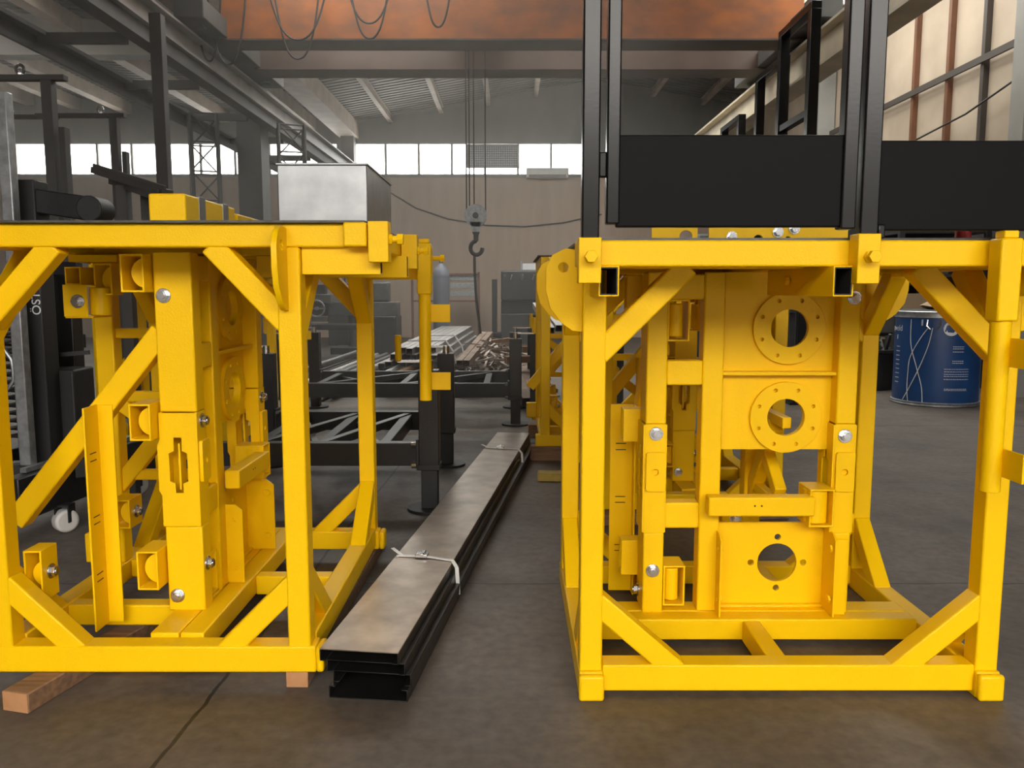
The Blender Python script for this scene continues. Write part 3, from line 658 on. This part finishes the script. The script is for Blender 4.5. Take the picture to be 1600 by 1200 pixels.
# ---------------------------------------------------------------- back of the hall: machines, shelves, pole
def lathe_machine(lab, x, y, L=2.4, m=MACH, rz=0):
    t = thing('metal_lathe', lab, 'lathe', (x, y, 0), rz, 'workshop lathes')
    mk('cabinet', MACHD, t, box, -L / 2, -L / 2 + .7, -.35, .35, 0, .72, bev=.01); mk('cabinet', MACHD, t, box, L / 2 - .6, L / 2, -.33, .33, 0, .72, bev=.01)
    mk('chip_tray', MACHD, t, box, -L / 2 + .7, L / 2 - .6, -.38, .38, .5, .58, bev=.006)
    mk('bed', m, t, box, -L / 2, L / 2, -.2, .2, .72, .95, bev=.01)
    hs = mk('headstock', m, t, box, -L / 2, -L / 2 + .75, -.3, .3, .95, 1.5, bev=.03)
    mk('chuck', GALV, hs, cyl, (-L / 2 + .75, 0, 1.2), (-L / 2 + .9, 0, 1.2), .17, n=24, bev=.01)
    for i in range(3): mk('control_lever', ZINC, hs, tube, [(-L / 2 + .15 + .2 * i, -.3, 1.3), (-L / 2 + .17 + .2 * i, -.42, 1.33), (-L / 2 + .2 + .2 * i, -.44, 1.42)], .014, 6)
    c = mk('carriage', m, t, box, -.2, .25, -.36, .3, .93, 1.08, bev=.015); mk('tool_post', MACHD, c, box, -.06, .1, -.12, .05, 1.08, 1.24, bev=.01)
    bm = bmesh.new(); tube(bm, [(.02 + .13 * math.cos(a * PI / 8), -.42, .85 + .13 * math.sin(a * PI / 8)) for a in range(16)], .014, 6, True); bar(bm, (-.11, -.42, .85), (.15, -.42, .85), .02, .02); cyl(bm, (.02, -.36, .85), (.02, -.44, .85), .03, 10)
    build('hand_wheel', bm, GALV, c)
    ts = mk('tailstock', m, t, box, L / 2 - .5, L / 2 - .15, -.14, .14, .95, 1.28, bev=.03); mk('quill', ZINC, ts, cyl, (L / 2 - .5, 0, 1.2), (L / 2 - .68, 0, 1.2), .04)
    return t
lathe_machine('grey-green metal lathe at the back behind the left yellow frame', -3.2, 13.8, 2.6)
lathe_machine('metal lathe with tailstock against the far wall, left of the wall cabinet', -4.6, 17.3, 2.8)
lathe_machine('dark lathe by the far wall on the right, below the white shelf boxes', .75, 15.2, 1.9, MACHD)
dp = thing('drill_press', 'tall dark column drill beside the red machine at the back', 'drill press', (-2.95, 15.0, 0))
mk('base', MACHD, dp, box, -.3, .3, -.35, .35, 0, .12, bev=.01); mk('column', MACH, dp, cyl, (0, .15, .12), (0, .15, 1.9), .08); mk('table', MACH, dp, box, -.28, .28, -.35, .2, .85, .93, bev=.01)
h = mk('head', MACH, dp, box, -.17, .17, -.35, .3, 1.5, 1.95, bev=.03); mk('spindle', ZINC, h, cyl, (0, -.2, 1.25), (0, -.2, 1.5), .04)
cb = thing('red_machine', 'red and grey machine at the far wall behind the left frame\'s right post', 'machine', (-2.55, 15.8, 0))
mk('cabinet', RED, cb, box, -.12, .12, -.2, .2, .3, 1.15, bev=.01); mk('base', MACHD, cb, box, -.3, .3, -.3, .3, 0, .3, bev=.01); mk('cabinet', MACH, cb, box, .13, .28, -.2, .2, .3, .9, bev=.01)
wc = thing('tray_rack', 'tall steel frame rack with grey trays against the far wall', 'rack', (-1.3, 18.6, 0))
bm = bmesh.new()
for x in (-.95, -.45, -.28, .55): box(bm, x - .025, x + .025, -.03, .03, 0, 1.55 if x != -.28 else .9)
for z in (.9, 1.5): box(bm, -.95, .55, -.03, .03, z - .02, z + .02)
build('rack_frame', bm, BROWNST, wc)
for z in (1.0, 1.18, 1.36): mk('tray', GALV, wc, box, -.1, .52, .04, .3, z, z + .13, bev=.006)
ws = thing('shelf_unit', 'white shelving unit with grey boxes on the far wall at right', 'shelf', (.72, 17.6, 0))
bm = bmesh.new()
for x in (-.52, .52): box(bm, x - .02, x + .02, -.2, .2, 0, 1.75)
for z in (.3, 1.1, 1.3, 1.55): box(bm, -.52, .52, -.2, .2, z, z + .025)
build('shelf_frame', bm, GALV, ws)
for i, (x, z, w_, h_, mm) in enumerate(((-.3, 1.575, .4, .13, WHITE), (.2, 1.575, .3, .2, GALV), (-.25, 1.325, .5, .18, WHITE), (.28, 1.325, .3, .12, MACH), (-.1, 1.125, .7, .14, GALV), (.1, .325, .6, .5, MACHD))):
    tag(mk('storage_box', mm, None, box, .72 + x - w_ / 2, .72 + x + w_ / 2, 17.45, 17.75, z, z + h_, bev=.006), ('white box at the top left of the far white shelf', 'grey box at the top right of the far white shelf', 'white box on the second tier of the far shelf', 'dark box right on the second tier of the far shelf', 'long grey box on the third tier of the far shelf', 'large black crate at the foot of the far shelf')[i], 'box')
pl = thing('steel_pole', 'dark vertical steel pole on a base before the far wall', 'pole', (-.33, 15.6, 0))
mk('pole_shaft', MACHD, pl, box, -.05, .05, -.05, .05, .06, 1.35, bev=.004); mk('pole_base', MACHD, pl, box, -.3, .2, -.2, .2, 0, .35, bev=.01)
gt = thing('gas_cylinder', 'blue-grey gas cylinder standing behind the left frame\'s jack pipe', 'gas cylinder', (-1.2, 14.0, 0))
bm = bmesh.new(); lathe(bm, [(.13, 0), (.14, .03), (.14, 1.38), (.12, 1.5), (.05, 1.57), (.04, 1.6)], n=24); build('cylinder_body', bm, BLUEG, gt); mk('cylinder_valve', ZINC, gt, cyl, (0, 0, 1.59), (0, 0, 1.68), .03, n=10)
# louvre fan and air conditioner at the windows
ac = tag(bpy.data.objects.new('ventilation_grille', None), 'square-mesh ventilation grille mounted in the middle of the bright windows', 'vent'); COL.objects.link(ac); ac.location = (-.45, YB - .1, 4.3)
bm = bmesh.new(); box(bm, -.62, .62, -.02, .1, -.27, -.24); box(bm, -.62, .62, -.02, .1, .24, .27); box(bm, -.62, -.58, -.02, .1, -.27, .27); box(bm, .58, .62, -.02, .1, -.27, .27); build('grille_frame', bm, FRAME, ac)
mk('grille_backing', DKCOL, ac, box, -.58, .58, .06, .08, -.24, .24)
bm = bmesh.new()
for i in range(23): x = -.58 + i * .0527; box(bm, x - .006, x + .006, -.01, .01, -.24, .24)
for i in range(10): z = -.24 + i * .0533; box(bm, -.58, .58, -.01, .01, z - .006, z + .006)
build('grille_mesh', bm, GALV, ac)
a2 = tag(bpy.data.objects.new('air_conditioner', None), 'pale air conditioner unit just under the windows, right of the grille', 'air conditioner'); COL.objects.link(a2); a2.location = (.84, YB - .2, 3.92)
mk('casing', WHITE, a2, box, -.5, .5, 0, .2, -.13, .1, bev=.02); mk('air_outlet', FRAME, a2, box, -.44, .44, -.006, .01, -.12, -.06)
cw = [at(u, v, 19.97) for u, v in ((600, 295), (650, 325), (700, 342), (760, 352), (820, 354), (880, 348), (940, 335))]
tag(mk('slack_cable', CABLE, None, tube, [tuple(p) for p in cw], .018, 6), 'thin slack cable drooping along the far wall behind the hook', 'cable')

# ---------------------------------------------------------------- left background: masts, frames, black carriage
def lattice(lab, x, y, h, s=.36, n=9):
    t = thing('lattice_mast', lab, 'mast', (x, y, 0), .3)
    bm = bmesh.new(); c = [(-s / 2, -s / 2), (s / 2, -s / 2), (s / 2, s / 2), (-s / 2, s / 2)]
    for a in c: cyl(bm, (*a, 0), (*a, h), .025, 8)
    build('leg_tube', bm, DKCOL, t)
    bm = bmesh.new()
    for k in range(n + 1):
        z = h * k / n
        for i in range(4):
            a, b = c[i], c[(i + 1) % 4]
            cyl(bm, (*a, min(z, h - .01)), (*b, min(z, h - .01)), .012, 6)
            if k < n: cyl(bm, (*(a if k % 2 else b), z), (*(b if k % 2 else a), z + h / n), .012, 6)
    build('lattice_bracing', bm, DKCOL, t); return t
lattice('dark lattice mast standing left of the dark column', -4.35, 11.9, 3.6)
lattice('dark lattice mast standing right of the dark column', -3.2, 12.2, 3.5)
def gallows(lab, u, Y, ztop, x0, x1, eyes, w=.07):
    p = at(u, 400, Y); t = thing('lifting_frame', lab, 'frame', (p.x, Y, 0), 0)
    mk('upright', DKCOL, t, box, -w / 2, w / 2, -w / 2, w / 2, .03, ztop, bev=.004); mk('upright', DKCOL, t, box, w / 2 + .03, w * 1.1 + .03, -w / 2, w / 2, .03, ztop - .3, bev=.004)
    mk('floor_plate', DKCOL, t, box, -.3, .3, -.3, .3, 0, .03)
    cb_ = mk('crossbar', DKCOL, t, box, x0, x1, -.03, .03, ztop, ztop + .036, bev=.004)
    for e in eyes:
        bm = bmesh.new(); tube(bm, [(e + .026 * math.cos(k * PI / 6), 0, ztop + .072 + .03 * math.sin(k * PI / 6)) for k in range(12)], .011, 6, True); cyl(bm, (e, 0, ztop + .03), (e, 0, ztop + .048), .024, 8)
        build('eye_bolt', bm, ZINC, cb_)
    return t
gallows('black lifting frame with one eye bolt, nearest the galvanised post', 92, 5.6, 2.52, -.42, .12, (-.18,))
gallows('black lifting frame with two eye bolts on its lower crossbar', 190, 7.6, 2.69, -.7, .1, (-.55, -.12))
g5 = gallows('thin black lifting frame farthest behind the galvanised post', 96, 7.9, 2.74, -.6, .05, (-.4,), .05)
hp = thing('tall_black_post', 'tall thin black steel post left of the dark column', 'post', (at(258, 300, 7.2).x, 7.2, 0))
mk('post_shaft', DKCOL, hp, box, -.05, .05, -.05, .05, .02, 3.45, bev=.004); mk('post_base', DKCOL, hp, box, -.2, .2, -.2, .2, 0, .02)
# long black channel rails on trestle behind the yellow tube
jb = thing('rail_trestle', 'black trestle with two long dark channels sloping behind the yellow square tube', 'trestle', (0, 0, 0))
jb.location = (-2.35, 5.2, 0)
for dx, u, v, u2, v2 in ((0, 150, 266, 262, 302), (1, 178, 283, 250, 308)):
    a, b = at(u, v, 5.6) - jb.location, at(u2, v2, 5.0) - jb.location
    bm = bmesh.new(); bar(bm, tuple(a), tuple(b), .07, .04); bar(bm, tuple(a + V(0, -.03, .025)), tuple(b + V(0, -.03, .025)), .012, .03); build('channel_rail', bm, DKCOL, jb)
for u in (192, 230):
    p = at(u, 290, 5.4) - jb.location; mk('trestle_post', DKCOL, jb, box, p.x - .035, p.x + .035, p.y - .035, p.y + .035, 0, p.z, bev=.003)
# carriage with galvanised post, rails, spring, caster
ca = thing('lift_carriage', 'black lift carriage with a galvanised post and white caster behind the left frame', 'carriage', (-2.2, 3.9, 0))
def cpt(u, v, Y): return at(u, v, Y) - ca.location
p = cpt(36, 600, 3.75); mk('galvanised_post', GALV, ca, box, p.x - .027, p.x + .027, p.y - .027, p.y + .027, .34, 2.02, bev=.006)
o = ca.children[0]; o['label'] = 'galvanised post'
a, b = cpt(20, 815, 3.55), cpt(240, 735, 4.7)
bm = bmesh.new(); bar(bm, (a.x, a.y, .22), (b.x, b.y, .22), .08, .2); build('chassis_beam', bm, BLK, ca, .006)
bm = bmesh.new(); bar(bm, (a.x - .35, a.y + .1, .30), (b.x - .35, b.y + .2, .30), .08, .12); build('chassis_beam', bm, BLK, ca, .006)
bm = bmesh.new(); bar(bm, (a.x - .4, a.y + .2, .28), (b.x + .1, a.y + .5, .28), .08, .1); build('chassis_beam', bm, BLK, ca, .006)
bm = bmesh.new(); bar(bm, (a.x, a.y + .1, .335), (b.x, b.y, .335), .03, .02); build('guide_rod', bm, GALV, ca)
for u in (64, 112):
    q = cpt(u, 600, 4.2); mk('carriage_upright', BLK, ca, box, q.x - .05, q.x + .05, q.y - .05, q.y + .05, .2, 1.22, bev=.005)
q = cpt(64, 600, 4.16); mk('carriage_upright', BLK, ca, box, q.x + .06, q.x + .1, q.y - .03, q.y + .03, .2, 1.22, bev=.004)
for u0, v0, u1, v1 in ((70, 410, 112, 530), (118, 520, 75, 640), (60, 533, 130, 533), (75, 420, 125, 420)):
    mk('carriage_brace', BLKM, ca, bar, tuple(cpt(u0, v0, 4.25)), tuple(cpt(u1, v1, 4.25)), .06, .07, bev=.004)
q = cpt(108, 660, 4.05); mk('battery_box', BLKM, ca, box, q.x - .08, q.x + .09, q.y - .1, q.y + .1, .3, .765, bev=.01)
bm = bmesh.new(); q = cpt(17, 600, 3.95)
tube(bm, [(q.x + .045 * math.cos(k * .7), q.y + .045 * math.sin(k * .7), .42 + k * .0042) for k in range(130)], .008, 6); build('coil_spring', bm, BLKM, ca)
tube_pts = [tuple(cpt(u, v, 3.8)) for u, v in ((-5, 540), (8, 548), (18, 562), (21, 580), (21, 595), (14, 606), (2, 615))]
mk('bent_handle', GALV, ca, tube, tube_pts, .009, 8)
q = cpt(49, 540, 3.95); mk('crank_grip', YEL, ca, cyl, (q.x, q.y, q.z - .045), (q.x, q.y, q.z + .045), .016, n=14, bev=.004)
q = cpt(52, 558, 4.0); mk('crank_arm', BLKM, ca, bar, (q.x - .02, q.y, q.z), (q.x + .25, q.y + .05, q.z + .02), .02, .02)
q = cpt(84, 670, 3.95); mk('sticker', YEL, ca, box, q.x - .022, q.x + .022, q.y - .012, q.y, q.z - .06, q.z + .06)
for (u, v, Y) in ((103, 826, 3.82), (215, 770, 4.55)):
    q = cpt(u, v, Y); w_ = mk('caster_wheel', WHITE, ca, cyl, (q.x - .025, q.y + .02, .055), (q.x + .025, q.y - .02, .055), .055, n=26, bev=.012)
    bm = bmesh.new(); box(bm, q.x - .035, q.x - .029, q.y - .03, q.y + .03, .05, .13); box(bm, q.x + .029, q.x + .035, q.y - .03, q.y + .03, .05, .13); box(bm, q.x - .035, q.x + .035, q.y - .03, q.y + .03, .125, .135); build('caster_fork', bm, BLKM, w_)
for x_ in (-.55, .2):
    mk('carriage_foot', BLKM, ca, box, x_ - .03, x_ + .03, .3, .36, 0, .25, bev=.004)

def text_mesh(body, size):
    c = bpy.data.curves.new('t', 'FONT'); c.body = body; c.size = size; c.align_x = 'CENTER'; c.align_y = 'CENTER'; c.extrude = .0006
    o = bpy.data.objects.new('t', c); COL.objects.link(o)
    bpy.context.view_layer.update(); dg = bpy.context.evaluated_depsgraph_get()
    me = bpy.data.meshes.new_from_object(o.evaluated_get(dg)); bpy.data.objects.remove(o); return me
q = cpt(57, 474, 3.8385)
me = text_mesh("ÖST", .058); me.materials.clear(); me.materials.append(INK)
o = bpy.data.objects.new('stencil_lettering', me); COL.objects.link(o); o.parent = ca; o.location = (q.x, q.y, q.z); o.rotation_euler = (PI / 2, -PI / 2, 0)

a, b = cpt(62, 315, 3.9), cpt(150, 328, 3.9); bm = bmesh.new(); bar(bm, tuple(a), tuple(b), .1, .11); am = build('swing_arm', bm, BLK, ca, .006)
mk('arm_knuckle', BLKM, am, cyl, (b.x, b.y - .07, b.z), (b.x, b.y + .07, b.z), .06, n=18, bev=.006)
p = cpt(45, 300, 3.9); mk('arm_post', BLKM, ca, box, p.x - .06, p.x + .06, p.y - .06, p.y + .06, .3, p.z + .05, bev=.006)

# ---------------------------------------------------------------- blue drum and the dark right-hand side
DX, DY, DR, DH = 4.34, 8.35, .40, .93
dr = thing('wire_drum', 'tall blue cardboard drum with silver rims on the floor behind the right frame', 'drum', (DX, DY, 0))
bm = bmesh.new(); lathe(bm, [(DR - .005, .0), (DR, .04), (DR, DH - .04), (DR - .005, DH)], n=48); build('drum_body', bm, DRUMB, dr)
for z0, z1 in ((0, .045), (DH - .06, DH + .012)):
    bm = bmesh.new(); lathe(bm, [(DR + .002, z0), (DR + .014, z0 + .008), (DR + .008, (z0 + z1) / 2), (DR + .014, z1 - .008), (DR + .002, z1)], n=48); build('metal_rim', bm, GALV, dr)
bm = bmesh.new(); lathe(bm, [(DR - .02, DH + .002), (DR - .03, DH + .02), (.05, DH + .03)], n=40); build('drum_lid', bm, MACH, dr)
bm = bmesh.new(); cyl(bm, (-.05, -.05, DH + .02), (-.02, -.05, DH + .12), .17, 9, .06); build('cloth_bundle', bm, DKBOX, dr)
face = math.atan2(-DY, -DX)                             # direction from the drum to the aisle
def on_drum(a, z, off=.002):
    t = face + a; return V((DR + off) * math.cos(t), (DR + off) * math.sin(t), z)
def wrap(me, a0, z0, name, m):
    for v in me.vertices:
        p = on_drum(a0 + v.co.x / DR, z0 + v.co.y, .0025 + v.co.z); v.co = p
    me.materials.clear(); me.materials.append(m)
    o = bpy.data.objects.new(name, me); COL.objects.link(o); o.parent = dr; return o
wrap(text_mesh('magmaweld', .085), -1.42, .765, 'drum_lettering', INK)
def ring_mesh():
    bm = bmesh.new(); plate(bm, circ(0, 0, .07, 28), [], (0, 0, 0), (1, 0, 0), (0, 1, 0), .001); me = bpy.data.meshes.new('logo'); bm.to_mesh(me); bm.free(); return me
wrap(ring_mesh(), .29, .775, 'drum_logo', INK)
bm = bmesh.new(); zz = [(-.052, -.03), (-.035, .03), (-.018, -.02), (0, .03), (.018, -.02), (.035, .03), (.052, -.03)]
for a, b in zip(zz, zz[1:]): bar(bm, (a[0], a[1], .0022), (b[0], b[1], .0022), .014, .001, V(0, 0, 1))
me = bpy.data.meshes.new('zig'); bm.to_mesh(me); bm.free(); wrap(me, .29, .775, 'drum_logo_letters', DRUMB)
bm = bmesh.new()
def textline(bm, a0, a1, z, h): 
    a = a0
    while a < a1:
        w_ = random.uniform(.02, .06); p, q = a, min(a + w_, a1)
        x0, x1 = p * DR, q * DR; box(bm, x0, x1, z - h / 2, z + h / 2, 0, .0006); a = q + .012
for z in (.40, .375, .35, .33, .30): textline(bm, .18, .78, z - .02, .005)
for z in (.60, .58, .55, .46, .44): textline(bm, .35, .62, z, .006)
textline(bm, .2, .75, .185, .005); textline(bm, .2, .75, .172, .005)
for k in range(9): textline(bm, -1.15, -.98, .58 - .045 * k, .008)
box(bm, -1.14 * DR, -1.1 * DR, .655, .70, 0, .0006)
me = bpy.data.meshes.new('small_print'); bm.to_mesh(me); bm.free(); wrap(me, 0, 0, 'small_print', INK)
bm = bmesh.new()
def cord(pts): tube(bm, [tuple(on_drum(a, z, .006)) for a, z in pts], .004, 5)
def smooth_pts(ps):
    out = []
    for i in range(len(ps) - 1):
        p0, p1, p2, p3 = ps[max(i - 1, 0)], ps[i], ps[i + 1], ps[min(i + 2, len(ps) - 1)]
        for k in range(6):
            t = k / 6; out.append(tuple(.5 * (2 * p1[j] + (p2[j] - p0[j]) * t + (2 * p0[j] - 5 * p1[j] + 4 * p2[j] - p3[j]) * t * t + (3 * p1[j] - p0[j] - 3 * p2[j] + p3[j]) * t ** 3) for j in (0, 1)))
    return out + [ps[-1]]
cord(smooth_pts([(-.22, .78), (-.42, .65), (-.62, .48), (-.66, .32), (-.66, .15), (-.62, .04)])); cord(smooth_pts([(-.12, .78), (-.2, .6), (-.38, .38), (-.6, .18), (-.78, .05)])); cord(smooth_pts([(-.64, .86), (-.62, .62), (-.45, .4), (-.3, .2), (-.26, .04)]))
build('drum_cord', bm, WHITE, dr)
bm = bmesh.new(); p = on_drum(-.1, .82, .01)
for s in (-.06, .06): tube(bm, [tuple(on_drum(-.1 + s * 2.2, .86, .012)), tuple(on_drum(-.1 + s * 2.4, .8, .02)), tuple(on_drum(-.1 + s, .765, .016))], .008, 6)
build('lever_clamp', bm, ZINC, dr); 
lb = bmesh.new(); box(lb, -.12, .12, -.03, .03, 0, .001); me = bpy.data.meshes.new('l'); lb.to_mesh(me); lb.free(); wrap(me, -.08, .83, 'paper_label', GALV)
# grey board leaning beside the drum
lb = tag(mk('leaning_board', WHITE, None, bar, (4.86, 8.35, .02), (4.95, 8.45, .85), .05, .02), 'thin pale board leaning just right of the blue drum', 'board')
tb = thing('rubber_tub', 'black rubber tub full of odds and ends left of the blue drum', 'tub', (4.2, 9.6, 0))
bm = bmesh.new(); lathe(bm, [(.27, 0), (.31, .42), (.34, .44), (.34, .47), (.29, .47), (.26, .4)], n=30); build('tub_body', bm, BLKM, tb)
bm = bmesh.new()
for i in range(22):
    a = random.uniform(0, 6.28); rr = random.uniform(0, .2); bar(bm, (rr * math.cos(a), rr * math.sin(a), .38), (rr * math.cos(a) + random.uniform(-.15, .15), rr * math.sin(a) + random.uniform(-.15, .15), random.uniform(.48, .66)), .03, .03)
o = tag(build('tub_contents', bm, MACH), 'jumble of dark odds and ends heaped in the black rubber tub', 'scrap'); o['kind'] = 'stuff'; o.location = (4.2, 9.6, 0)
sh = thing('dark_shelf_rack', 'dark steel shelf rack crammed with parts behind the blue drum', 'shelf', (5.0, 10.6, 0))
bm = bmesh.new()
for x in (-.5, .5):
    for y in (-1.0, 1.0): box(bm, x - .03, x + .03, y - .03, y + .03, 0, 1.9)
for z in (.25, .8, 1.3, 1.8): box(bm, -.5, .5, -1.0, 1.0, z, z + .03)
build('shelf_frame', bm, MACHD, sh)
k = 0
pos = ('lowest', 'second', 'third')
for zi, z in enumerate((.28, .83, 1.33)):
    for yi, y in enumerate((-.75, -.2, .4)):
        h_ = random.uniform(.2, .4)
        tag(mk('parts_crate', (MACHD, DKBOX, MACH)[(zi + yi) % 3], None, box, 5.0 - .42, 5.0 + .1 + .1 * yi, 10.6 + y - .2, 10.6 + y + .22, z, z + h_, bev=.01), '%s crate from the front on the %s level of the dark shelf rack' % (('first', 'second', 'third')[yi], pos[zi]), 'crate')
bn = thing('work_bench', 'dark steel work bench along the right wall behind the tall yellow frame', 'bench', (4.6, 13.0, 0))
mk('bench_top', MACHD, bn, box, -.6, .5, -1.2, 1.2, .82, .88, bev=.005)
for x in (-.55, .45):
    for y in (-1.1, 1.1): mk('leg', MACHD, bn, box, x - .04, x + .04, y - .04, y + .04, 0, .82)
pr = thing('press_machine', 'dark grey press machine standing at the far right of the hall', 'machine', (3.6, 14.5, 0))
mk('press_bed', MACHD, pr, box, -.5, .5, -.4, .4, 0, .8, bev=.02); mk('press_column', MACH, pr, box, -.4, .4, .1, .45, .8, 2.0, bev=.02); h = mk('press_head', MACH, pr, box, -.45, .45, -.4, .3, 1.5, 2.1, bev=.04); mk('press_ram', ZINC, h, cyl, (0, -.15, 1.2), (0, -.15, 1.5), .06)
tw = [at(1430, 218, 11.4), at(1520, 178, 10.2), at(1600, 128, 9.3)]
tag(mk('black_cable', CABLE, None, tube, [(5.48, p.y, p.z) for p in tw], .012, 6), 'thin black cable rising across the cream wall panels', 'cable')
# tall black frames standing under the right runway
for i, (u, Y, zt) in enumerate(((1158, 11.5, 3.45), (1222, 9.6, 3.7), (1266, 8.3, 3.85))):
    p = at(u, 200, Y); t = thing('scaffold_frame', ('black upright frame farthest along the cream runway', 'black upright frame in the middle below the cream runway', 'tallest black upright frame below the cream runway, nearest the guard')[i], 'frame', (p.x, Y, 0))
    mk('upright', GUARD, t, box, -.05, .05, -.05, .05, .02, zt, bev=.004); mk('upright', GUARD, t, box, -.05, .05, .85, .95, .02, zt, bev=.004)
    mk('top_rail', GUARD, t, box, -.05, .05, -.05, .95, zt, zt + .07, bev=.004); mk('mid_rail', GUARD, t, box, -.04, .04, 0, .9, zt - 1.0, zt - .93, bev=.004)
    mk('base_plate', GUARD, t, box, -.15, .15, -.15, 1.05, 0, .02)

# ---------------------------------------------------------------- dusty air in the hall beyond the frames
HZ = bpy.data.materials.new('dusty_air'); HZ.use_nodes = True; nt = HZ.node_tree; nt.nodes.clear()
vo = nt.nodes.new('ShaderNodeOutputMaterial'); vs = nt.nodes.new('ShaderNodeVolumeScatter')
vs.inputs['Density'].default_value = .014; vs.inputs['Anisotropy'].default_value = .45; vs.inputs['Color'].default_value = (1, .95, .89, 1)
nt.links.new(vs.outputs[0], vo.inputs['Volume'])
hz = s_box('haze', HZ, XL + .05, 1.3, 4.3, YB - .12, .02, 4.6); hz['kind'] = 'stuff'; hz['label'] = 'thin dusty haze hanging in the hall beyond the yellow frames'; hz['category'] = 'haze'
